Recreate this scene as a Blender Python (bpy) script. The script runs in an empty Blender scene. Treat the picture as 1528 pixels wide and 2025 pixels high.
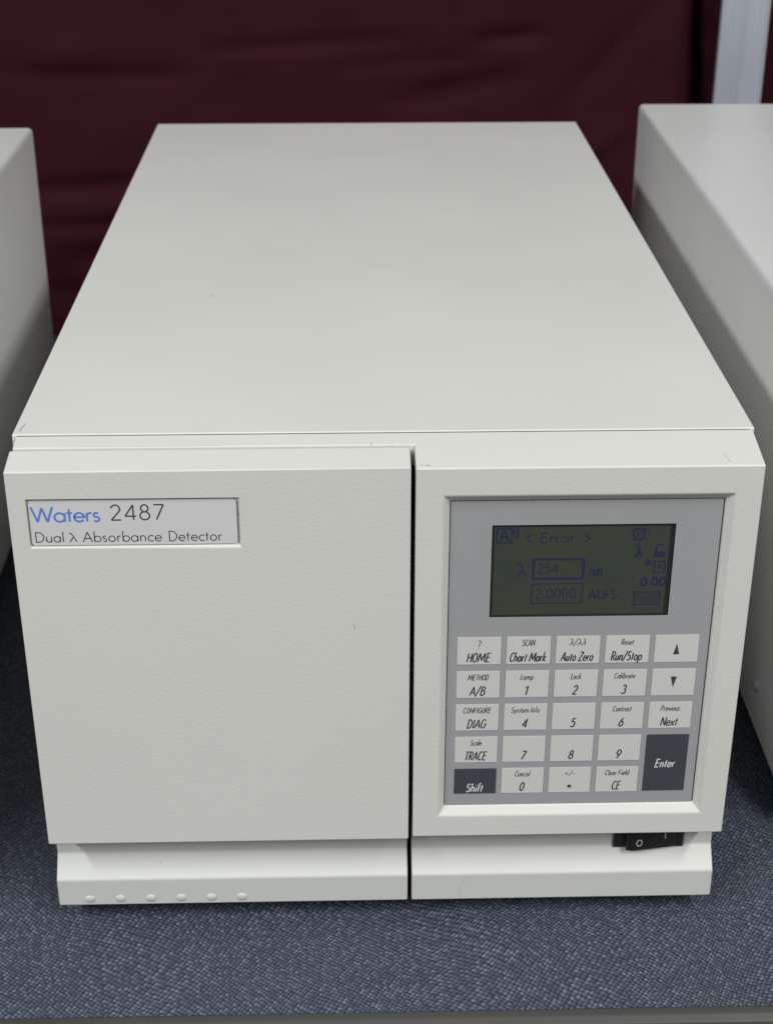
import bpy, bmesh, math, random
from math import sin, cos, pi, radians
from mathutils import Vector, noise

random.seed(7)
SC = bpy.context.scene
COL = SC.collection

# ---------------------------------------------------------------- camera
# world: z = 0 is the table top, the instrument's front face stands at y = 0
TZ = 0.2209                      # height of the fascia's front top edge above the table
cam_d = bpy.data.cameras.new('camera')
cam = bpy.data.objects.new('camera', cam_d); COL.objects.link(cam)
cam.location = (-0.0126, -0.52301, 0.24661 + TZ)
cam.rotation_euler = (1.10265, -0.00013, -0.02396)
cam_d.sensor_fit = 'HORIZONTAL'; cam_d.sensor_width = 36.0
cam_d.lens = 3073.4 / 1528 * 36.0
cam_d.clip_start = 0.02; cam_d.clip_end = 50
cam_d.dof.use_dof = True
cam_d.dof.focus_distance = 0.585
cam_d.dof.aperture_fstop = 30
SC.camera = cam

# ---------------------------------------------------------------- room light
world = bpy.data.worlds.new('World'); SC.world = world; world.use_nodes = True
bg = world.node_tree.nodes['Background']
bg.inputs['Color'].default_value = (0.93, 0.96, 1.0, 1); bg.inputs['Strength'].default_value = 0.055

def area(name, loc, target, sx, sy, power, color=(1, 1, 1)):
    l = bpy.data.lights.new(name, 'AREA'); l.shape = 'RECTANGLE'; l.size = sx; l.size_y = sy
    l.energy = power; l.color = color
    o = bpy.data.objects.new(name, l); COL.objects.link(o); o.location = loc
    o.rotation_euler = (Vector(target) - Vector(loc)).to_track_quat('-Z', 'Y').to_euler()
    return o
area('ceiling_lamp', (-1.62, -1.75, 1.98), (-1.62, -1.75, 0), 0.22, 2.4, 104, (0.985, 0.995, 1.0))
area('ceiling_lamp', (1.30, -1.75, 2.12), (1.30, -1.75, 0), 0.26, 2.4, 96, (1.0, 0.995, 0.97))

SC.view_settings.view_transform = 'Standard'; SC.view_settings.look = 'None'
SC.view_settings.exposure = 0; SC.view_settings.gamma = 1
SC.view_settings.use_curve_mapping = False

# ---------------------------------------------------------------- helpers
def link(o, parent=None):
    COL.objects.link(o)
    if parent: o.parent = parent
    return o

def tag(o, label=None, cat=None, group=None, kind=None):
    if label: o['label'] = label
    if cat: o['category'] = cat
    if group: o['group'] = group
    if kind: o['kind'] = kind
    return o

def empty(name, loc, rz=0):
    o = bpy.data.objects.new(name, None); o.empty_display_size = .05
    o.location = loc; o.rotation_euler = (0, 0, rz)
    return link(o)

def mesh_obj(name, verts, faces, mat, parent=None, loc=(0, 0, 0), bevel=0, seg=3, smooth=True, mats=None, midx=None):
    me = bpy.data.meshes.new(name)
    me.from_pydata([tuple(v) for v in verts], [], faces)
    me.validate()
    bm = bmesh.new(); bm.from_mesh(me)
    if midx is None:
        bmesh.ops.recalc_face_normals(bm, faces=bm.faces)
    bm.to_mesh(me); bm.free()
    for m in (mats or [mat]): me.materials.append(m)
    if midx:
        for p, i in zip(me.polygons, midx): p.material_index = i
    if smooth:
        for p in me.polygons: p.use_smooth = True
    o = bpy.data.objects.new(name, me); o.location = loc
    link(o, parent)
    if bevel:
        b = o.modifiers.new('bevel', 'BEVEL'); b.width = bevel; b.segments = seg
        b.limit_method = 'ANGLE'; b.angle_limit = radians(25); b.harden_normals = True
    return o

MM = 0.001
def V(x, y, z): return (x * MM, y * MM, z * MM)

def box_vf(x0, x1, y0, y1, z0, z1, base=0):
    v = [V(x, y, z) for x in (x0, x1) for y in (y0, y1) for z in (z0, z1)]
    f = [(0, 1, 3, 2), (4, 6, 7, 5), (0, 4, 5, 1), (2, 3, 7, 6), (0, 2, 6, 4), (1, 5, 7, 3)]
    return v, [tuple(i + base for i in q) for q in f]

def extrude_x(profile, x0, x1):
    """closed (y,z) profile extruded along x"""
    n = len(profile)
    v = [V(x0, y, z) for y, z in profile] + [V(x1, y, z) for y, z in profile]
    f = [tuple(range(n)), tuple(range(2 * n - 1, n - 1, -1))]
    f += [(i, (i + 1) % n, n + (i + 1) % n, n + i) for i in range(n)]
    return v, f

# ---------------------------------------------------------------- materials
def new_mat(name):
    m = bpy.data.materials.new(name); m.use_nodes = True
    nt = m.node_tree; b = nt.nodes['Principled BSDF']
    return m, nt, b

def nd(nt, typ, **kw):
    n = nt.nodes.new(typ)
    for k, v in kw.items():
        if hasattr(n, k): setattr(n, k, v)
        else: n.inputs[k].default_value = v
    return n

def paint(name, col, rough=.45, bump_scale=900, bump=.12, dist=.0002, mottle=.03, specks=True):
    m, nt, b = new_mat(name); L = nt.links.new
    tc = nd(nt, 'ShaderNodeTexCoord')
    n1 = nd(nt, 'ShaderNodeTexNoise'); n1.inputs['Scale'].default_value = 9; n1.inputs['Detail'].default_value = 4
    L(tc.outputs['Object'], n1.inputs['Vector'])
    ramp = nd(nt, 'ShaderNodeMapRange'); ramp.inputs['From Min'].default_value = .35; ramp.inputs['From Max'].default_value = .65
    ramp.inputs['To Min'].default_value = 1 - mottle; ramp.inputs['To Max'].default_value = 1 + mottle
    L(n1.outputs['Fac'], ramp.inputs['Value'])
    mul = nd(nt, 'ShaderNodeVectorMath', operation='SCALE'); mul.inputs[0].default_value = col
    L(ramp.outputs[0], mul.inputs['Scale'])
    out = mul.outputs[0]
    if specks:
        n2 = nd(nt, 'ShaderNodeTexNoise'); n2.inputs['Scale'].default_value = 170; n2.inputs['Detail'].default_value = 2
        L(tc.outputs['Object'], n2.inputs['Vector'])
        r2 = nd(nt, 'ShaderNodeMapRange'); r2.inputs['From Min'].default_value = .775; r2.inputs['From Max'].default_value = .80
        r2.inputs['To Min'].default_value = 0; r2.inputs['To Max'].default_value = .35
        L(n2.outputs['Fac'], r2.inputs['Value'])
        mx = nd(nt, 'ShaderNodeMix', data_type='RGBA')
        L(r2.outputs[0], mx.inputs[0]); L(out, mx.inputs[6]); mx.inputs[7].default_value = (.25, .25, .24, 1)
        out = mx.outputs[2]
    L(out, b.inputs['Base Color'])
    b.inputs['Roughness'].default_value = rough; b.inputs['Specular IOR Level'].default_value = .45
    if bump:
        n3 = nd(nt, 'ShaderNodeTexNoise'); n3.inputs['Scale'].default_value = bump_scale; n3.inputs['Detail'].default_value = 3
        n3.inputs['Roughness'].default_value = .6
        L(tc.outputs['Object'], n3.inputs['Vector'])
        bp = nd(nt, 'ShaderNodeBump'); bp.inputs['Strength'].default_value = bump; bp.inputs['Distance'].default_value = dist
        L(n3.outputs['Fac'], bp.inputs['Height']); L(bp.outputs[0], b.inputs['Normal'])
    return m

def plain(name, col, rough=.5, spec=.5, metallic=0):
    m, nt, b = new_mat(name); b.inputs['Base Color'].default_value = (*col, 1)
    b.inputs['Roughness'].default_value = rough; b.inputs['Specular IOR Level'].default_value = spec
    b.inputs['Metallic'].default_value = metallic
    return m

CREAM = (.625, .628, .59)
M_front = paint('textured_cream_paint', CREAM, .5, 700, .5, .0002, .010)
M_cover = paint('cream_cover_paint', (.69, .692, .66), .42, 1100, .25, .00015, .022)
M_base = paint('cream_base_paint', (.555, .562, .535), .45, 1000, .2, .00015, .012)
M_side = paint('grey_cream_paint', (.69, .695, .69), .38, 900, .2, .00015, .02)
M_grey = paint('grey_membrane', (.322, .33, .34), .42, 700, .1, .0001, .012, specks=False)
M_key = paint('key_cream', (.59, .585, .565), .45, 700, .08, .0001, .008, specks=False)
M_keydark = paint('key_slate', (.056, .058, .069), .45, 700, .08, .0001, .02, specks=False)
M_plate = plain('nameplate_white', (.62, .62, .626), .35)
M_ink = plain('ink_slate', (.047, .05, .068), .5)
M_ink2 = plain('ink_grey', (.115, .115, .13), .5)
M_inkplate = plain('ink_charcoal', (.055, .052, .06), .45)
M_blue = plain('ink_blue', (.10, .225, .62), .45)
M_white = plain('ink_white', (.62, .62, .66), .5)
M_black = plain('black_gap', (.006, .006, .006), .8, .1)
M_switch = plain('black_plastic', (.014, .014, .014), .35)
M_rubber = plain('rubber_feet', (.02, .02, .02), .8, .2)
M_lcdink = plain('lcd_navy', (.025, .029, .082), .4, .3)
M_lcdrim_shade = plain('lcd_rim_shade', (.022, .026, .024), .4, .3)
M_scuff = plain('scuff_mark', (.42, .42, .44), .6)
M_stain = plain('yellow_glue_line', (.60, .60, .50), .6)

# lcd glass
M_lcd, nt, b = new_mat('lcd_glass')
tc = nd(nt, 'ShaderNodeTexCoord'); nz = nd(nt, 'ShaderNodeTexNoise'); nz.inputs['Scale'].default_value = 28
nt.links.new(tc.outputs['Object'], nz.inputs['Vector'])
cr = nd(nt, 'ShaderNodeValToRGB')
cr.color_ramp.elements[0].position = .35; cr.color_ramp.elements[0].color = (.046, .056, .046, 1)
cr.color_ramp.elements[1].position = .68; cr.color_ramp.elements[1].color = (.056, .062, .044, 1)
nt.links.new(nz.outputs['Fac'], cr.inputs[0]); nt.links.new(cr.outputs[0], b.inputs['Base Color'])
b.inputs['Roughness'].default_value = .22; b.inputs['Specular IOR Level'].default_value = .4

# brushed aluminium
M_alu, nt, b = new_mat('brushed_aluminium')
tc = nd(nt, 'ShaderNodeTexCoord'); mp = nd(nt, 'ShaderNodeMapping'); mp.inputs['Scale'].default_value = (220, 220, 3)
nz = nd(nt, 'ShaderNodeTexNoise'); nz.inputs['Scale'].default_value = 1; nz.inputs['Detail'].default_value = 3
nt.links.new(tc.outputs['Object'], mp.inputs[0]); nt.links.new(mp.outputs[0], nz.inputs['Vector'])
cr = nd(nt, 'ShaderNodeValToRGB')
cr.color_ramp.elements[0].position = .3; cr.color_ramp.elements[0].color = (.40, .43, .50, 1)
cr.color_ramp.elements[1].position = .7; cr.color_ramp.elements[1].color = (.53, .56, .64, 1)
nt.links.new(nz.outputs['Fac'], cr.inputs[0]); nt.links.new(cr.outputs[0], b.inputs['Base Color'])
b.inputs['Metallic'].default_value = .35; b.inputs['Roughness'].default_value = .5

# burgundy cloth
M_cloth, nt, b = new_mat('burgundy_cloth')
tc = nd(nt, 'ShaderNodeTexCoord'); nz = nd(nt, 'ShaderNodeTexNoise'); nz.inputs['Scale'].default_value = 6; nz.inputs['Detail'].default_value = 5
nt.links.new(tc.outputs['Object'], nz.inputs['Vector'])
cr = nd(nt, 'ShaderNodeValToRGB')
cr.color_ramp.elements[0].position = .3; cr.color_ramp.elements[0].color = (.031, .0054, .0092, 1)
cr.color_ramp.elements[1].position = .75; cr.color_ramp.elements[1].color = (.042, .0072, .0118, 1)
nt.links.new(nz.outputs['Fac'], cr.inputs[0]); nt.links.new(cr.outputs[0], b.inputs['Base Color'])
b.inputs['Roughness'].default_value = .8; b.inputs['Specular IOR Level'].default_value = .12
wv = nd(nt, 'ShaderNodeTexNoise'); wv.inputs['Scale'].default_value = 900
nt.links.new(tc.outputs['Object'], wv.inputs['Vector'])
bp = nd(nt, 'ShaderNodeBump'); bp.inputs['Strength'].default_value = .3; bp.inputs['Distance'].default_value = .0004
nt.links.new(wv.outputs['Fac'], bp.inputs['Height']); nt.links.new(bp.outputs[0], b.inputs['Normal'])

# pebbled blue-grey laminate: warped rows of small raised dots
M_table, nt, b = new_mat('pebbled_laminate'); L = nt.links.new
tc = nd(nt, 'ShaderNodeTexCoord')
w1 = nd(nt, 'ShaderNodeTexNoise'); w1.inputs['Scale'].default_value = 9; w1.inputs['Detail'].default_value = 1.5
L(tc.outputs['Object'], w1.inputs['Vector'])
sub = nd(nt, 'ShaderNodeVectorMath', operation='SUBTRACT'); sub.inputs[1].default_value = (.5, .5, .5)
L(w1.outputs['Color'], sub.inputs[0])
sca = nd(nt, 'ShaderNodeVectorMath', operation='SCALE'); sca.inputs['Scale'].default_value = .046
L(sub.outputs[0], sca.inputs[0])
add = nd(nt, 'ShaderNodeVectorMath', operation='ADD'); L(tc.outputs['Object'], add.inputs[0]); L(sca.outputs[0], add.inputs[1])
mp = nd(nt, 'ShaderNodeMapping'); mp.inputs['Rotation'].default_value = (0, 0, radians(32)); mp.inputs['Scale'].default_value = (1, 1, 0)
L(add.outputs[0], mp.inputs[0])
vo = nd(nt, 'ShaderNodeTexVoronoi', voronoi_dimensions='2D', feature='F1')
vo.inputs['Scale'].default_value = 535; vo.inputs['Randomness'].default_value = .28
L(mp.outputs[0], vo.inputs['Vector'])
dome = nd(nt, 'ShaderNodeMapRange'); dome.interpolation_type = 'SMOOTHSTEP'
dome.inputs['From Min'].default_value = .22; dome.inputs['From Max'].default_value = .60
dome.inputs['To Min'].default_value = 1; dome.inputs['To Max'].default_value = 0
L(vo.outputs['Distance'], dome.inputs['Value'])
sep = nd(nt, 'ShaderNodeSeparateColor'); L(vo.outputs['Color'], sep.inputs[0])
cell = nd(nt, 'ShaderNodeValToRGB')
e = cell.color_ramp.elements
e[0].position = 0; e[0].color = (.056, .067, .092, 1)
e[1].position = 1; e[1].color = (.152, .166, .192, 1)
x = e.new(.6); x.color = (.086, .099, .127, 1)
x = e.new(.88); x.color = (.118, .132, .16, 1)
L(sep.outputs[0], cell.inputs[0])
mx = nd(nt, 'ShaderNodeMix', data_type='RGBA'); L(dome.outputs[0], mx.inputs[0])
mx.inputs[6].default_value = (.019, .028, .050, 1); L(cell.outputs[0], mx.inputs[7])
L(mx.outputs[2], b.inputs['Base Color'])
b.inputs['Roughness'].default_value = .48; b.inputs['Specular IOR Level'].default_value = .4
bp = nd(nt, 'ShaderNodeBump'); bp.inputs['Strength'].default_value = .5; bp.inputs['Distance'].default_value = .0003
L(dome.outputs[0], bp.inputs['Height']); L(bp.outputs[0], b.inputs['Normal'])

M_edge = paint('dark_edge_strip', (.05, .049, .047), .5, 600, .2, .0002, .1, specks=False)

# ---------------------------------------------------------------- stroke lettering
def arc(cx, cy, rx, ry, a0, a1, n=14):
    return [(cx + rx * cos(radians(a0 + (a1 - a0) * i / n)), cy + ry * sin(radians(a0 + (a1 - a0) * i / n))) for i in range(n + 1)]
X = .58   # x-height
bowl = lambda cx, r=.27: arc(cx, X / 2, r, X / 2, 0, 360, 20)
G = {
 'A': (.78, [[(0, 0), (.39, 1), (.78, 0)], [(.14, .34), (.64, .34)]]),
 'B': (.56, [[(.07, 0), (.07, 1), (.26, 1)] + arc(.26, .77, .21, .23, 90, -90, 10)[1:] + [(.07, .54)], [(.26, .54)] + arc(.27, .27, .26, .27, 90, -90, 10)[1:] + [(.07, 0)]]),
 'C': (.86, [arc(.5, .5, .46, .5, 48, 312, 18)]),
 'D': (.78, [[(.07, 0), (.07, 1), (.25, 1)] + arc(.25, .5, .48, .5, 90, -90, 16)[1:] + [(.07, 0)]]),
 'E': (.54, [[(.50, 1), (.07, 1), (.07, 0), (.50, 0)], [(.07, .53), (.47, .53)]]),
 'F': (.50, [[(.48, 1), (.07, 1), (.07, 0)], [(.07, .53), (.44, .53)]]),
 'G': (.94, [arc(.5, .5, .46, .5, 45, 350, 20) + [(.95, .48), (.56, .48)]]),
 'H': (.74, [[(.07, 0), (.07, 1)], [(.67, 0), (.67, 1)], [(.07, .53), (.67, .53)]]),
 'I': (.16, [[(.08, 0), (.08, 1)]]),
 'L': (.44, [[(.07, 1), (.07, 0), (.43, 0)]]),
 'M': (.96, [[(.04, 0), (.15, 1), (.48, .18), (.81, 1), (.92, 0)]]),
 'N': (.80, [[(.07, 0), (.07, 1), (.72, 0), (.72, 1)]]),
 'O': (1.0, [arc(.5, .5, .47, .5, 90, 450, 24)]),
 'P': (.54, [[(.07, 0), (.07, 1), (.25, 1)] + arc(.25, .74, .25, .26, 90, -90, 10)[1:] + [(.07, .48)]]),
 'R': (.56, [[(.07, 0), (.07, 1), (.25, 1)] + arc(.25, .74, .24, .26, 90, -90, 10)[1:] + [(.07, .48)], [(.24, .48), (.53, 0)]]),
 'S': (.54, [arc(.27, .755, .20, .245, 35, 235, 12) + arc(.27, .265, .225, .265, 72, -150, 14)]),
 'T': (.54, [[(0, 1), (.54, 1)], [(.27, 1), (.27, 0)]]),
 'U': (.68, [[(.07, 1), (.07, .28)] + arc(.34, .28, .27, .28, 180, 360, 12) + [(.61, 1)]]),
 'W': (1.12, [[(0, 1), (.30, 0), (.56, .93), (.82, 0), (1.12, 1)]]),
 'X': (.66, [[(0, 1), (.64, 0)], [(0, 0), (.64, 1)]]),
 'Z': (.60, [[(.03, 1), (.57, 1), (.03, 0), (.58, 0)]]),
 'a': (.64, [bowl(.31), [(.58, X), (.58, 0)]]),
 'b': (.64, [bowl(.35), [(.08, 1.07), (.08, 0)]]),
 'c': (.50, [arc(.32, X / 2, .27, X / 2, 48, 312, 14)]),
 'd': (.64, [bowl(.31), [(.58, 1.07), (.58, 0)]]),
 'e': (.60, [[(.05, .30), (.57, .30)] + arc(.31, X / 2, .265, X / 2, 6, 325, 18)]),
 'f': (.32, [arc(.27, .88, .14, .17, 60, 180, 7) + [(.13, 0)], [(.02, X), (.28, X)]]),
 'h': (.56, [[(.08, 1.07), (.08, 0)], [(.08, .34)] + arc(.28, .36, .20, .22, 170, 0, 9) + [(.48, 0)]]),
 'i': (.18, [[(.09, X), (.09, 0)], [(.09, .80), (.09, .88)]]),
 'k': (.50, [[(.08, 1.07), (.08, 0)], [(.44, X), (.09, .29)], [(.16, .34), (.48, 0)]]),
 'l': (.16, [[(.08, 1.07), (.08, 0)]]),
 'm': (.86, [[(.08, X), (.08, 0)], [(.08, .34)] + arc(.255, .38, .175, .20, 170, 0, 9) + [(.43, 0)], [(.43, .34)] + arc(.605, .38, .175, .20, 170, 0, 9) + [(.78, 0)]]),
 'n': (.56, [[(.08, X), (.08, 0)], [(.08, .34)] + arc(.28, .36, .20, .22, 170, 0, 9) + [(.48, 0)]]),
 'o': (.62, [arc(.31, X / 2, .27, X / 2, 90, 450, 20)]),
 'p': (.64, [bowl(.35), [(.08, X), (.08, -.32)]]),
 'r': (.34, [[(.08, X), (.08, 0)], [(.08, .36)] + arc(.25, .38, .16, .19, 170, 60, 6)]),
 's': (.40, [arc(.20, .435, .125, .145, 35, 240, 9) + arc(.20, .155, .145, .155, 75, -145, 10)]),
 't': (.32, [[(.15, .84), (.15, 0)], [(.01, X), (.30, X)]]),
 'u': (.56, [[(.07, X), (.07, .22)] + arc(.28, .22, .21, .22, 180, 360, 10) + [(.49, X)], [(.49, .3), (.49, 0)]]),
 'v': (.48, [[(0, X), (.24, 0), (.48, X)]]),
 'x': (.46, [[(0, X), (.46, 0)], [(0, 0), (.46, X)]]),
 'y': (.50, [[(0, X), (.26, .03)], [(.50, X), (.14, -.30)]]),
 '0': (.64, [arc(.32, .5, .26, .5, 90, 450, 22)]),
 '1': (.40, [[(.08, .80), (.24, 1), (.24, 0)]]),
 '2': (.62, [arc(.30, .72, .235, .28, 165, -25, 12) + [(.06, 0), (.58, 0)]]),
 '3': (.60, [arc(.28, .765, .20, .235, 150, -80, 12), arc(.28, .275, .25, .275, 80, -150, 13)]),
 '4': (.64, [[(.48, 0), (.48, 1), (.04, .25), (.62, .25)]]),
 '5': (.60, [[(.52, 1), (.20, 1), (.12, .56)] + arc(.27, .32, .25, .32, 115, -145, 14)]),
 '6': (.60, [[(.42, 1), (.11, .47)], arc(.31, .30, .25, .30, 90, 450, 20)]),
 '7': (.58, [[(.04, 1), (.56, 1), (.16, 0)]]),
 '8': (.62, [arc(.31, .765, .19, .235, 90, 450, 18), arc(.31, .27, .25, .27, 90, 450, 20)]),
 '9': (.60, [[(.18, 0), (.49, .53)], arc(.29, .70, .25, .30, 90, 450, 20)]),
 '?': (.46, [arc(.21, .80, .18, .20, 165, -60, 10) + [(.21, .45), (.21, .27)], [(.21, .0), (.21, .09)]]),
 '/': (.44, [[(0, -.12), (.42, 1.1)]]),
 '+': (.60, [[(.05, .42), (.55, .42)], [(.30, .17), (.30, .67)]]),
 '-': (.34, [[(.04, .38), (.30, .38)]]),
 '.': (.22, [[(.10, 0), (.10, .12)]]),
 '<': (.55, [[(.50, .78), (.05, .42), (.50, .06)]]),
 '>': (.55, [[(.05, .78), (.50, .42), (.05, .06)]]),
 'λ': (.60, [[(.02, .93)] + arc(.10, .80, .12, .17, 90, 20, 5) + [(.56, 0)], [(.31, .50), (.04, 0)]]),
 ' ': (.34, []),
}

CND = {'O': .62, 'C': .66, 'G': .66, 'D': .76, 'H': .86, 'N': .88, 'U': .84, 'T': .92, 'A': .84, 'M': 1.08, 'm': 1.0, 'o': .82, 'a': .82, 'p': .82, 'b': .82, 'd': .82, 'e': .82, 'n': .88, 'u': .88, ' ': .75}

def ribbon(pts, w, y, verts, faces, mi, midx):
    """one mitred strip along a polyline in the x-z plane (mm)"""
    P = [Vector((a, b)) for a, b in pts]
    closed = (P[0] - P[-1]).length < 1e-5 and len(P) > 3
    if closed: P = P[:-1]
    n = len(P); b0 = len(verts)
    for i in range(n):
        d1 = (P[i] - P[i - 1]) if (i > 0 or closed) else None
        d2 = (P[(i + 1) % n] - P[i]) if (i < n - 1 or closed) else None
        if d1 is None: d1 = d2
        if d2 is None: d2 = d1
        d1 = d1.normalized(); d2 = d2.normalized()
        n1 = Vector((-d1.y, d1.x)); n2 = Vector((-d2.y, d2.x)); s = n1 + n2
        if s.length < .05: s = n1
        s.normalize(); k = min(1 / max(.2, s.dot(n1)), 2.4)
        for q in (P[i] + s * w / 2 * k, P[i] - s * w / 2 * k):
            verts.append(V(q.x, y, q.y))
    for i in range(n if closed else n - 1):
        a = b0 + 2 * i; c = b0 + 2 * ((i + 1) % n)
        faces.append((a, a + 1, c + 1, c)); midx.append(mi)

class Ink:
    """flat print built as thin mesh strips lying just proud of a surface"""
    def __init__(s): s.v = []; s.f = []; s.m = []; s.dz = 0
    def line(s, pts, w, y, mi=0): ribbon([(a, b + s.dz) for a, b in pts], w, y, s.v, s.f, mi, s.m)
    def poly(s, pts, y, mi=0):
        b0 = len(s.v); s.v += [V(a, y, b + s.dz) for a, b in pts]; s.f.append(tuple(range(b0, b0 + len(pts)))); s.m.append(mi)
    def text(s, t, x0, x1, base, cap, w, y, slant=0, mi=0, track=.10):
        adv = 0; items = []
        for ch in t:
            a, st = G[ch]
            q = CND.get(ch, 1) if slant else 1
            items.append((adv, [[(px * q, py) for px, py in pl] for pl in st])); adv += a * q + track
        adv -= track
        k = (x1 - x0) / adv
        for off, st in items:
            parts = []
            for pl in st:
                cur = [pl[0]]
                for a, b, c in zip(pl, pl[1:], pl[2:] + [None]):
                    cur.append(b)
                    if c is None: break
                    u = Vector(b) - Vector(a); v = Vector(c) - Vector(b)
                    if u.length > 1e-6 and v.length > 1e-6 and u.angle(v) > radians(100):
                        parts.append(cur); cur = [b]
                parts.append(cur)
            for j, pl in enumerate(parts):
                pts = [(x0 + (off + px) * k + slant * (py - .5) * cap, base + py * cap) for px, py in pl]
                s.line(pts, w, y - .012 * (j % 4), mi)
    def build(s, name, mats, parent, label=None):
        # turn every face towards -y (the viewer's side)
        fs = []
        for f in s.f:
            a, b, c = [Vector(s.v[i]) for i in f[:3]]
            fs.append(f if (b - a).cross(c - a).y < 0 else tuple(reversed(f)))
        o = mesh_obj(name, s.v, fs, None, parent, smooth=False, mats=mats, midx=s.m)
        if label: o['label'] = label
        return o

# ================================================================ table
table = empty('table', (0, 0, 0))
tag(table, 'dark blue-grey pebbled table top with black edge strip under the instruments', 'table')
v, f = box_vf(-900, 900, -50.2, 950, -28, 0)
mesh_obj('tabletop', v, f, M_table, table, smooth=False)
prof = [(-50.4, -1.5), (-50.4, -27), (-56, -27), (-59, -23), (-59, -5), (-57.6, -1.2), (-54.5, .5), (-51.5, .6), (-50.4, .2)]
v, f = extrude_x(prof, -900, 900)
es = mesh_obj('edge_strip', v, f, M_edge, table, bevel=.0006, seg=2)
table.rotation_euler = (0, 0, 0)

# ================================================================ detector
INSTR = 'cream instruments lined up on the table'
det = empty('laboratory_detector', (0, 0.27, 0))
tag(det, 'cream laboratory detector in the middle with keypad, dark display and plain door', 'laboratory instrument', INSTR)
OFF = (0, -0.27, TZ)             # part meshes are modelled from the fascia's front top edge

def part(name, v, f, mat, parent=det, **kw):
    loc = OFF if parent is det else (0, 0, 0)
    return mesh_obj(name, v, f, mat, parent, loc=loc, **kw)

CH = 4.43 / 23.6                 # slope of the front chamfer

# cover: folded sheet, a hair wider than the fascia
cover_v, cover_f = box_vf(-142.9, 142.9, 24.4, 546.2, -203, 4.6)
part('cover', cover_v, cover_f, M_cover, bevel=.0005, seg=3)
v, f = box_vf(-140.8, 140.8, 23.68, 24.3, -209, 4.1)
part('chassis_shade', v, f, M_black, smooth=False)  # black sheet standing in for the shade inside the seam and door gap
v, f = box_vf(-140.5, 140.5, 25, 540, -210.9, -203.2)
part('underframe', v, f, M_black, smooth=False)

# fascia: right-hand front with a bevelled keypad recess, and a strip running behind the door's top
bx0, bx1, bz = 11.0, 142.0, -171.8
hx0, hx1, hz0, hz1 = 21.5, 132.0, -161.3, -11.6
ix0, ix1, iz0, iz1, iy = 24.1, 128.8, -157.5, -14.8, 2.4
vv = []; ff = []
def add(*p):
    vv.append(V(*p)); return len(vv) - 1
F = [add(bx0, 0, bz), add(bx1, 0, bz), add(bx1, 0, 0), add(bx0, 0, 0)]
H = [add(hx0, 0, hz0), add(hx1, 0, hz0), add(hx1, 0, hz1), add(hx0, 0, hz1)]
I = [add(ix0, iy, iz0), add(ix1, iy, iz0), add(ix1, iy, iz1), add(ix0, iy, iz1)]
J = [add(ix0, 6.4, iz0), add(ix1, 6.4, iz0), add(ix1, 6.4, iz1), add(ix0, 6.4, iz1)]
for i in range(4):
    j = (i + 1) % 4
    ff += [(F[i], F[j], H[j], H[i]), (H[i], H[j], I[j], I[i]), (I[i], I[j], J[j], J[i])]
ff.append(tuple(J))
ys, yb, zl = 15.5, 23.6, -6
a_tr = add(bx1, yb, yb * CH); a_tm = add(bx0, yb, yb * CH); a_ms = add(bx0, ys, ys * CH)
a_ml = add(bx0, ys, zl); a_mb = add(bx0, yb, zl); b_l = add(bx0, yb, bz); b_r = add(bx1, yb, bz)
l_s = add(-141.2, ys, ys * CH); l_b = add(-141.2, yb, yb * CH); l_sl = add(-141.2, ys, zl); l_bl = add(-141.2, yb, zl)
ff += [(F[3], F[2], a_tr, a_tm, a_ms), (a_ms, a_tm, l_b, l_s), (l_s, l_sl, a_ml, a_ms), (l_sl, l_bl, a_mb, a_ml),
       (l_s, l_b, l_bl, l_sl), (F[0], F[3], a_ms, a_ml, a_mb, b_l), (F[1], b_r, a_tr, F[2]), (F[0], b_l, b_r, F[1]),
       (b_l, a_mb, a_tm, a_tr, b_r), (a_mb, l_bl, l_b, a_tm)]
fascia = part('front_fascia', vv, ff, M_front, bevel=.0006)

# door: hinged left-hand front with a shallow pocket for the nameplate
vv = []; ff = []
dx0, dx1, dz = -142.0, 9.2, -173.2
nx0, nx1, nz0, nz1 = -135.0, -55.6, -31.5, -11.3
F = [add(dx0, 0, dz), add(dx1, 0, dz), add(dx1, 0, .2), add(dx0, 0, .2)]
H = [add(nx0, 0, nz0), add(nx1, 0, nz0), add(nx1, 0, nz1), add(nx0, 0, nz1)]
I = [add(nx0, 1.9, nz0), add(nx1, 1.9, nz0), add(nx1, 1.9, nz1), add(nx0, 1.9, nz1)]
for i in range(4):
    j = (i + 1) % 4
    ff += [(F[i], F[j], H[j], H[i]), (H[i], H[j], I[j], I[i])]
ff.append(tuple(I))
yd = 13.8
B = [add(dx0, yd, dz), add(dx1, yd, dz), add(dx1, yd, .2 + yd * CH), add(dx0, yd, .2 + yd * CH)]
for i in range(4):
    j = (i + 1) % 4
    ff.append((F[j], F[i], B[i], B[j]))
ff.append(tuple(reversed(B)))
door = part('door', vv, ff, M_front, bevel=.0007)

def rrect(x0, x1, z0, z1, r, n=5):
    o = []
    for cx, cz, a in ((x1 - r, z1 - r, 0), (x0 + r, z1 - r, 90), (x0 + r, z0 + r, 180), (x1 - r, z0 + r, 270)):
        o += [(cx + r * cos(radians(a + 90 * i / n)), cz + r * sin(radians(a + 90 * i / n))) for i in range(n + 1)]
    return o

def plate(name, pts, y0, y1, mat, parent=det, label=None, **kw):
    n = len(pts)
    v = [V(x, y0, z) for x, z in pts] + [V(x, y1, z) for x, z in pts]
    f = [tuple(range(n)), tuple(range(2 * n - 1, n - 1, -1))] + [(i, (i + 1) % n, n + (i + 1) % n, n + i) for i in range(n)]
    o = part(name, v, f, mat, parent, smooth=False, **kw)
    if label: o['label'] = label
    return o

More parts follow.
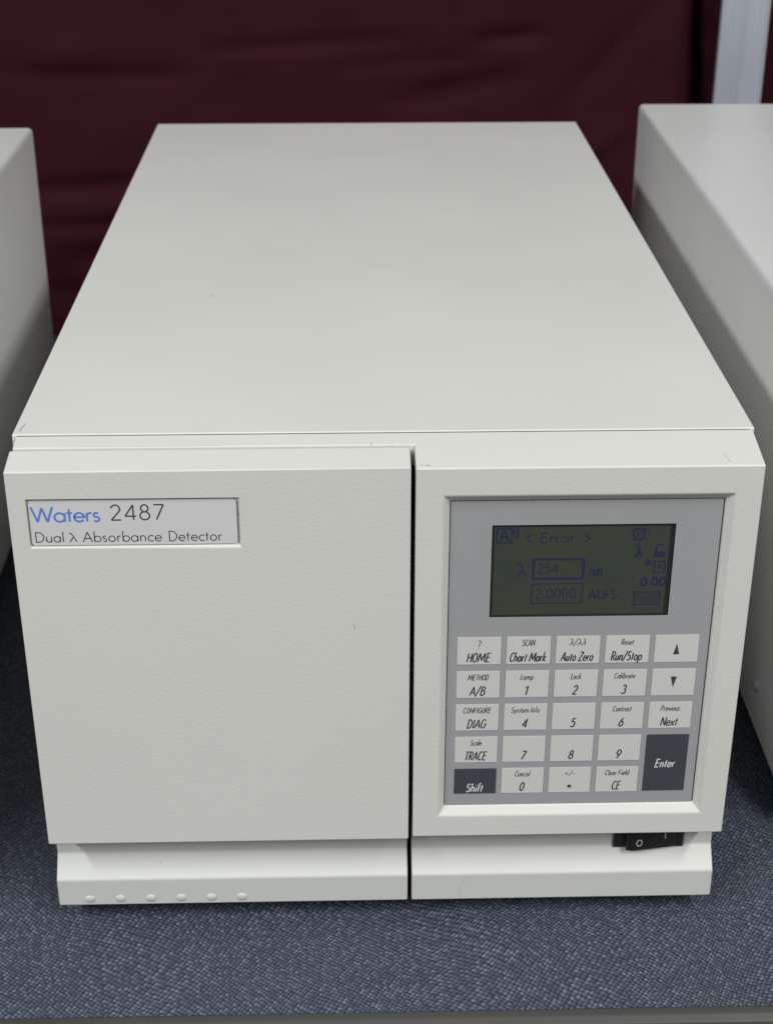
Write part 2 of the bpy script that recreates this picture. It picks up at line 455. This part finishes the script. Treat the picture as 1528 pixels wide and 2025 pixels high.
npl = plate('nameplate', rrect(-134.4, -56.6, -31.0, -12.1, 1.3), .75, 1.88, M_plate,
            label='pale nameplate lettered in blue and charcoal in the door corner')
ink = Ink(); ink.dz = -.25
ink.text('Waters', -133.5, -107.8, -20.7, 6.3, .80, .71, track=.03)
ink.text('2487', -104.1, -83.7, -20.2, 6.3, .58, .71, mi=1, track=.13)
ink.text('Dual', -133.0, -122.1, -29.35, 4.15, .40, .71, mi=1, track=.10)
ink.text('λ', -120.2, -117.2, -29.35, 3.9, .40, .71, mi=1)
ink.text('Absorbance', -115.0, -85.2, -29.35, 4.15, .40, .71, mi=1, track=.10)
ink.text('Detector', -82.6, -62.5, -29.35, 4.15, .40, .71, mi=1, track=.10)
ink.build('lettering', [M_blue, M_inkplate], npl)

# grey membrane panel with a window for the display
vv = []; ff = []
mx0, mx1, mz0, mz1 = 24.4, 128.2, -157.2, -15.1
wx0, wx1, wz0, wz1 = 40.4, 110.9, -66.1, -25.4
y0, y1 = 2.5, 6.3
ring = []
for (xa, xb, za, zb, y) in ((mx0, mx1, mz0, mz1, y0), (wx0, wx1, wz0, wz1, y0), (wx0, wx1, wz0, wz1, y1), (mx0, mx1, mz0, mz1, y1)):
    ring.append([add(xa, y, za), add(xb, y, za), add(xb, y, zb), add(xa, y, zb)])
for k in range(4):
    A, Bq = ring[k], ring[(k + 1) % 4]
    for i in range(4):
        j = (i + 1) % 4
        ff.append((A[i], A[j], Bq[j], Bq[i]))
part('keypad_membrane', vv, ff, M_grey, smooth=False, mats=[M_grey, M_lcdrim_shade], midx=[1 if 4 <= i < 8 else 0 for i in range(16)])

# display
v, f = box_vf(wx0 + .05, wx1 - .05, 3.1, 6.2, wz0 + .05, wz1 - .05)
lcd = part('display', v, f, M_lcd, smooth=False)
lcd['label'] = 'dark olive display with faint navy characters'
yl = 3.06
def rect(i, x0, z0, x1, z1, w): i.line([(x0, z0), (x1, z0), (x1, z1), (x0, z1), (x0, z0)], w, yl)
ink = Ink(); ink.dz = .85
rect(ink, 42.4, -34.1, 48.0, -28.1, .55)
ink.text('A', 43.5, 46.9, -33.1, 4.4, .75, yl)
ink.line([(45.5, -27.2), (50.3, -27.2), (50.3, -31.8), (48.8, -31.8)], .6, yl - .02)
ink.line([(48.9, -28.4), (48.9, -30.6)], .7, yl - .03)
ink.text('<', 53.5, 56.2, -34.0, 4.2, .42, yl)
ink.text('Error', 59.2, 72.6, -34.2, 4.1, .45, yl, slant=.12)
ink.text('>', 75.7, 78.4, -34.3, 4.2, .42, yl)
rect(ink, 56.9, -50.2, 76.4, -41.6, .95)
ink.text('254', 58.6, 66.6, -47.7, 4.3, .42, yl)
ink.text('λ', 50.7, 54.7, -49.3, 6.1, .5, yl)
ink.text('nm', 78.9, 83.9, -49.2, 5.0, .52, yl, track=.14)
rect(ink, 56.7, -61.2, 76.5, -52.5, .45)
ink.text('2.0000', 58.3, 74.2, -59.0, 4.4, .42, yl)
ink.text('AUFS', 79.2, 89.8, -59.4, 3.8, .50, yl, track=.14)
# lamp symbol
ink.line(rrect(95.0, 99.2, -33.4, -28.6, 1.0) + [rrect(95.0, 99.2, -33.4, -28.6, 1.0)[0]], .7, yl)
ink.line([(96.4, -32.6), (96.4, -29.4)], .4, yl); ink.line([(97.8, -32.6), (97.8, -29.4)], .4, yl)
for a, c in ((93.6, -29.0), (93.4, -31.0), (93.6, -33.0), (100.6, -29.0), (100.9, -31.0), (100.6, -33.0)):
    ink.line([(a - .35, c), (a + .35, c)], .45, yl)
ink.text('λ', 96.2, 98.9, -41.1, 5.6, .85, yl)
# padlock
ink.poly([(103.5, -41.1), (107.8, -41.1), (107.8, -38.6), (103.5, -38.6)], yl)
ink.line([(104.0, -38.6)] + arc(105.6, -37.3, 1.4, 1.9, 185, 30, 10), .6, yl - .02)
# card
ink.text('2H', 100.1, 102.6, -44.7, 2.2, .42, yl)
rect(ink, 103.9, -47.9, 108.1, -43.0, .5)
ink.line([(104.9, -46.6), (106.0, -44.6), (107.2, -46.6)], .4, yl - .02)
ink.text('0.00', 99.1, 108.9, -53.7, 3.5, .75, yl)
rect(ink, 96.9, -62.2, 107.0, -56.6, .6)
rect(ink, 98.0, -61.1, 105.8, -57.7, .22)
for k, a in enumerate((99.2, 100.2, 101.6, 102.4, 103.6, 104.6)):
    ink.line([(a, -60.5), (a + (.25 if k % 2 else 0), -58.4)], .28, yl - .02)
ink.dz = 0
for pts in ([(41, -25.4), (41, -66.1)], [(40.4, -26.0), (110.9, -26.0)], [(109.9, -25.4), (109.9, -66.1)], [(40.4, -65.7), (110.9, -65.7)]):  # dark rim strips with the window's inner shadow painted into them
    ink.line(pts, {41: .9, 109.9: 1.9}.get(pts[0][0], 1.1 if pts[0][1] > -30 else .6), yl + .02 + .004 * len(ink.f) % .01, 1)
rd = ink.build('readout', [M_lcdink, M_lcdrim_shade], lcd)

# keys
KX, KZ, PW, PH, KW, KH = 28.15, -75.2, 19.70, 15.90, 17.4, 12.6
IT = .19      # slant of the lettering
SX = 17.4 / 85.6
def key(c, r, big, bw, small=None, sw=0, dark=False, h=KH, smallcap=2.55, smallbase=4.15, bigcap=4.1, bigup=1.15, glyph=None, label=None, bigdx=0):
    x0 = KX + c * PW; zt = KZ - r * PH; cx = x0 + KW / 2
    o = plate('key', rrect(x0, x0 + KW, zt - h, zt, .25, 2), 2.32, 2.52, M_keydark if dark else M_key)
    o['label'] = label
    i = Ink(); y = 2.285
    mi = 2 if dark else 0
    if glyph == 'up': i.poly([(cx - 1.25, zt - 9.0), (cx + 1.25, zt - 9.0), (cx + .05, zt - 3.9)], y)
    elif glyph == 'down': i.poly([(cx - 1.25, zt - 3.6), (cx + 1.25, zt - 3.6), (cx - .05, zt - 8.8)], y)
    elif glyph == 'dot': i.poly(arc(cx, zt - h + 3.1, .85, .85, 0, 342, 19), y)
    if big: i.text(big, cx - bw * SX / 2 + bigdx, cx + bw * SX / 2 + bigdx, zt - h + bigup, bigcap, .54 if len(big) > 1 else .60, y, IT, mi, track=.13)
    if small: i.text(small, cx - sw * SX / 2, cx + sw * SX / 2, zt - smallbase, smallcap, .36, y, IT, 1, track=.13)
    i.build('legend', [M_ink, M_ink2, M_white], o)
key(0, 0, 'HOME', 45, '?', 7, smallcap=4.0, smallbase=5.5, label='key printed ? HOME')
key(1, 0, 'Chart Mark', 70, 'SCAN', 24, smallcap=2.8, label='key printed SCAN Chart Mark')
key(2, 0, 'Auto Zero', 62, 'λ/λλ', 32, smallcap=3.0, label='key printed Auto Zero')
key(3, 0, 'Run/Stop', 60, 'Reset', 24, label='key printed Reset Run/Stop')
key(4, 0, None, 0, glyph='up', label='key with an up arrow')
key(0, 1, 'A/B', 29, 'METHOD', 40, label='key printed METHOD A/B')
key(1, 1, '1', 8, 'Lamp', 25, label='key printed Lamp 1')
key(2, 1, '2', 9, 'Lock', 20, label='key printed Lock 2')
key(3, 1, '3', 9, 'Calibrate', 41, label='key printed Calibrate 3')
key(4, 1, None, 0, glyph='down', label='key with a down arrow')
key(0, 2, 'DIAG', 36, 'CONFIGURE', 55, label='key printed CONFIGURE DIAG')
key(1, 2, '4', 9, 'System Info', 56, label='key printed System Info 4')
key(2, 2, '5', 9, label='key printed 5')
key(3, 2, '6', 9, 'Contrast', 37, label='key printed Contrast 6')
key(4, 2, 'Next', 33, 'Previous', 38, label='key printed Previous Next')
key(0, 3, 'TRACE', 43, 'Scale', 22, label='key printed Scale TRACE')
key(1, 3, '7', 9, label='key printed 7')
key(2, 3, '8', 9, label='key printed 8')
key(3, 3, '9', 9, label='key printed 9')
key(4, 3, 'Enter', 39, dark=True, h=28.3, bigcap=3.9, bigup=12.0, label='tall slate key printed Enter')
key(0, 4, 'Shift', 33, dark=True, bigcap=3.9, bigup=.95, label='slate key printed Shift')
key(1, 4, '0', 9, 'Cancel', 30, label='key printed Cancel 0')
key(2, 4, None, 0, '+/-', 21, glyph='dot', label='key printed +/- and a dot')
key(3, 4, 'CE', 16, 'Clear Field', 48, label='key printed Clear Field CE')

# base in two halves, parted under the door gap
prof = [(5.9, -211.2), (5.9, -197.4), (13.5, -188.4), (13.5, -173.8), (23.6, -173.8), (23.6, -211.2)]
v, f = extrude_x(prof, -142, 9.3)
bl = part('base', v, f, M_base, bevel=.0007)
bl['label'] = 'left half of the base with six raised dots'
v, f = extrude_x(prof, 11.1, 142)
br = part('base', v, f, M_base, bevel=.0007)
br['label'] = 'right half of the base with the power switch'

# raised dots
def dome_vf(cx, cz, y, r, rz, h, n=18, m=6):
    v = [V(cx, y - h, cz)]; f = []
    for j in range(1, m + 1):
        t = j / m * pi / 2
        for i in range(n):
            a = 2 * pi * i / n
            v.append(V(cx + r * sin(t) * cos(a), y - h * cos(t) + (.15 if j == m else 0), cz + rz * sin(t) * sin(a)))
    for i in range(n): f.append((0, 1 + i, 1 + (i + 1) % n))
    for j in range(m - 1):
        for i in range(n):
            a = 1 + j * n + i; b2 = 1 + j * n + (i + 1) % n
            f.append((a, a + n, b2 + n, b2))
    return v, f
for k in range(6):
    v, f = dome_vf(-128.4 + 13.15 * k, -207.7, 5.95, 2.25, 1.9, .68)
    o = mesh_obj('raised_dot', v, f, M_base, bl)

# power switch, half hidden under the fascia
v, f = box_vf(98.6, 129.4, 11.8, 13.7, -188.9, -175.2)
sw = part('power_switch', v, f, M_switch, bevel=.0007)
sw['label'] = 'black rocker switch with O side pressed out'
prof = [(103.8, 11.9), (103.8, 8.6), (106.2, 8.1), (125.0, 10.9), (125.4, 11.9)]
v = [V(x, y, -188.0) for x, y in prof] + [V(x, y, -176.0) for x, y in prof]; n = 5
f = [tuple(range(n)), tuple(range(2 * n - 1, n - 1, -1))] + [(i, (i + 1) % n, n + (i + 1) % n, n + i) for i in range(n)]
rk = mesh_obj('rocker', v, f, M_switch, sw, bevel=.0004)
def on_rocker(x, z): return V(x, 8.1 + (x - 106.2) * (2.8 / 18.8) - .06, z)
def rk_ribbon(pts, w):
    vs, fs, m = [], [], []
    ribbon(pts, w, 0, vs, fs, 0, m)
    return [on_rocker(p[0] * 1000, p[2] * 1000) for p in vs], fs
vs, fs = rk_ribbon(arc(109.4, -183.9, 1.15, 1.6, 90, 450, 24), .38)
b0 = len(vs); v2, f2 = rk_ribbon([(120.8, -182.9), (120.8, -179.9)], .38)
mesh_obj('switch_marking', vs + v2, fs + [tuple(i + b0 for i in q) for q in f2], M_white, sw, smooth=False)

# feet
for sx in (-118, 118):
    for yy in (52, 510):
        n = 24
        v = [V(sx + 9 * cos(2 * pi * i / n), yy + 9 * sin(2 * pi * i / n), z) for z in (-220.9, -211.0) for i in range(n)]
        f = [tuple(range(n)), tuple(range(2 * n - 1, n - 1, -1))] + [(i, (i + 1) % n, n + (i + 1) % n, n + i) for i in range(n)]
        part('foot', v, f, M_rubber)

# wear: small scuffs and scratches (thin marks lying on the paint)
def scuff(pts, w, fn, mat=M_scuff, name='scuff'):
    vs, fs, m = [], [], []
    ribbon(pts, w, 0, vs, fs, 0, m)
    vs = [fn(p[0] * 1000, p[2] * 1000) for p in vs]
    part(name, vs, fs, mat, smooth=False)
top = lambda x, y: V(x, y, 4.6 + .03)
chm = lambda x, y: V(x, y, y * CH + .03)
frt = lambda x, z: V(x, -.03, z)
bas = lambda x, z: V(x, 5.87, z)
scuff([(-140.6, 27.5), (-140.2, 31), (-139.5, 35)], .8, top)
scuff([(128.9, 2.0), (128.3, 5.2), (127.5, 8.2)], .28, chm)
scuff([(12.6, 2.0), (13.6, 2.2)], .7, chm); scuff([(14.6, 1.9), (16.2, 2.1)], .9, chm)
scuff([(-12.9, -67.0), (-12.2, -68.4), (-12.6, -69.0)], .35, frt)
scuff([(34.2, -199.2), (32.8, -203.6), (31.6, -209.5)], .22, bas)
scuff([(-124, 16.05), (-100, 16.0), (-80, 16.03), (-62, 16.0)], .3, chm, M_stain, 'glue_line')
scuff([(45.0 + 17.8, -124.6), (63.3, -125.0)], .35, lambda x, z: V(x, 2.28, z))

# ================================================================ neighbouring instruments
def neighbour(loc, rz, label, screws):
    t = empty('laboratory_instrument', loc, rz)
    tag(t, label, 'laboratory instrument', INSTR)
    # origin: middle of the base; 286 wide, 546 deep
    v, f = box_vf(-143, 143, -248, 273, 10.2, 225.4)
    mesh_obj('cover', v, f, M_side, t, bevel=.0032, seg=5)
    v, f = box_vf(-140, 140, -248, 270, 9.4, 10.1); mesh_obj('base', v, f, M_black, t, smooth=False)
    v, f = extrude_x([(-273, 48), (-273, 221), (-249.5, 225), (-249.5, 48)], -142, 142)
    mesh_obj('front_fascia', v, f, M_front, t, bevel=.0007)
    v, f = extrude_x([(-267, 10), (-267, 23), (-259.5, 32), (-259.5, 47), (-249.5, 47), (-249.5, 10)], -142, 142)
    mesh_obj('plinth', v, f, M_base, t, bevel=.0007)
    for sx in (-118, 118):
        for yy in (-220, 240):
            n = 20
            v = [V(sx + 9 * cos(2 * pi * i / n), yy + 9 * sin(2 * pi * i / n), z) for z in (0, 9.3) for i in range(n)]
            f = [tuple(range(n)), tuple(range(2 * n - 1, n - 1, -1))] + [(i, (i + 1) % n, n + (i + 1) % n, n + i) for i in range(n)]
            mesh_obj('foot', v, f, M_rubber, t)
    for side, yy, zz in screws:
        n = 18; v = [V(side * 145.1, yy, zz)]; f = []
        for j, (r, xx) in enumerate(((2.2, 144.9), (3.4, 144.2), (3.8, 142.9))):
            v += [V(side * xx, yy + r * cos(2 * pi * i / n), zz + r * sin(2 * pi * i / n)) for i in range(n)]
        f = [(0, 1 + i, 1 + (i + 1) % n) for i in range(n)]
        for j in range(2):
            f += [(1 + j * n + i, 1 + (j + 1) * n + i, 1 + (j + 1) * n + (i + 1) % n, 1 + j * n + (i + 1) % n) for i in range(n)]
        mesh_obj('screw', v, f, M_alu, t)
    return t
a = radians(-.69)
# its back left corner stands at (195.9, 603.7) mm
cx = 195.9 + 143 * cos(a) + 273 * sin(a); cy = 603.7 + 143 * sin(a) - 273 * cos(a)
neighbour((cx * MM, cy * MM, 0), a, 'pale grey-cream instrument right of the keypad, in front of the metal post', [(-1, -197, 35), (-1, 215, 35)])
a = radians(.4)
cx = -226.6 - 143 * cos(a) + 273 * sin(a); cy = 539.5 - 143 * sin(a) - 273 * cos(a)
neighbour((cx * MM, cy * MM, 0), a, 'pale grey-cream instrument at the left, mostly cut off by the picture edge', [(1, -175, 23)])

# ================================================================ metal post
post = empty('metal_post', (.2998, .738, 0))
tag(post, 'upright brushed aluminium post behind the right-hand instrument', 'post')
v, f = box_vf(-19.3, 19.3, -3, 3, 4.2, 900)
mesh_obj('upright', v, f, M_alu, post, bevel=.0015)
v, f = box_vf(-34, 34, -26, 26, 0, 4)
mesh_obj('foot_plate', v, f, M_alu, post, bevel=.001)

# ================================================================ burgundy cloth backdrop
NX, NZ = 330, 210
verts = []; faces = []
W0, W1, Z1 = -.80, .80, .95
def crease(x, z, x0, z0, x1, z1, wdt, dep):
    """soft wrinkle along a short segment"""
    dx, dz = x1 - x0, z1 - z0; L2 = dx * dx + dz * dz
    t = ((x - x0) * dx + (z - z0) * dz) / L2
    tc_ = min(1, max(0, t)); px, pz = x0 + dx * tc_, z0 + dz * tc_
    d = math.hypot(x - px, z - pz); e = 1 - abs(2 * tc_ - 1) ** 3
    s = 1 if (z - pz) > 0 else -1
    return dep * math.exp(-(d / wdt) ** 2) * (.3 + .7 * e)
CR = [(-.13, .232, .03, .240, .006, .007), (.085, .238, .15, .243, .007, .010), (-.30, .215, -.14, .212, .008, .006),
      (.03, .190, .13, .210, .012, .010), (-.27, .225, -.20, .24, .02, -.008), (-.02, .218, .12, .228, .006, .004),
      (.17, .19, .25, .28, .010, .006), (-.30, .115, -.17, .125, .010, .010), (-.28, .085, -.16, .09, .007, .008),
      (.15, .17, .20, .12, .010, .008), (.17, .13, .22, .17, .008, -.005), (-.25, .06, -.17, .045, .012, .01)]
for k in range(NZ + 1):
    z = Z1 * k / NZ
    for i in range(NX + 1):
        x = W0 + (W1 - W0) * i / NX
        y = .775
        y += .010 * noise.noise(Vector((x * 5, z * 2.2, 1.3))) + .0014 * noise.noise(Vector((x * 6 + 4, z * 22, 7.7))) + .0012 * noise.noise(Vector((x * 30, z * 40, 2.7)))
        for c in CR: y += .5 * crease(x, z, *c)
        # deep pleat beside the post
        xp = .2745 + (.28 - z) * .09
        y += .024 * math.exp(-((x - xp) / .0075) ** 2)
        if z < .03: y -= .03 * (1 - z / .03) ** 2
        verts.append((x, y, z + .0015))
for k in range(NZ):
    for i in range(NX):
        a0 = k * (NX + 1) + i
        faces.append((a0, a0 + 1, a0 + NX + 2, a0 + NX + 1))
cl = mesh_obj('backdrop_cloth', verts, faces, M_cloth)
sd = cl.modifiers.new('thickness', 'SOLIDIFY'); sd.thickness = .001
tag(cl, 'wrinkled dark burgundy cloth hanging behind the instruments', 'cloth backdrop')
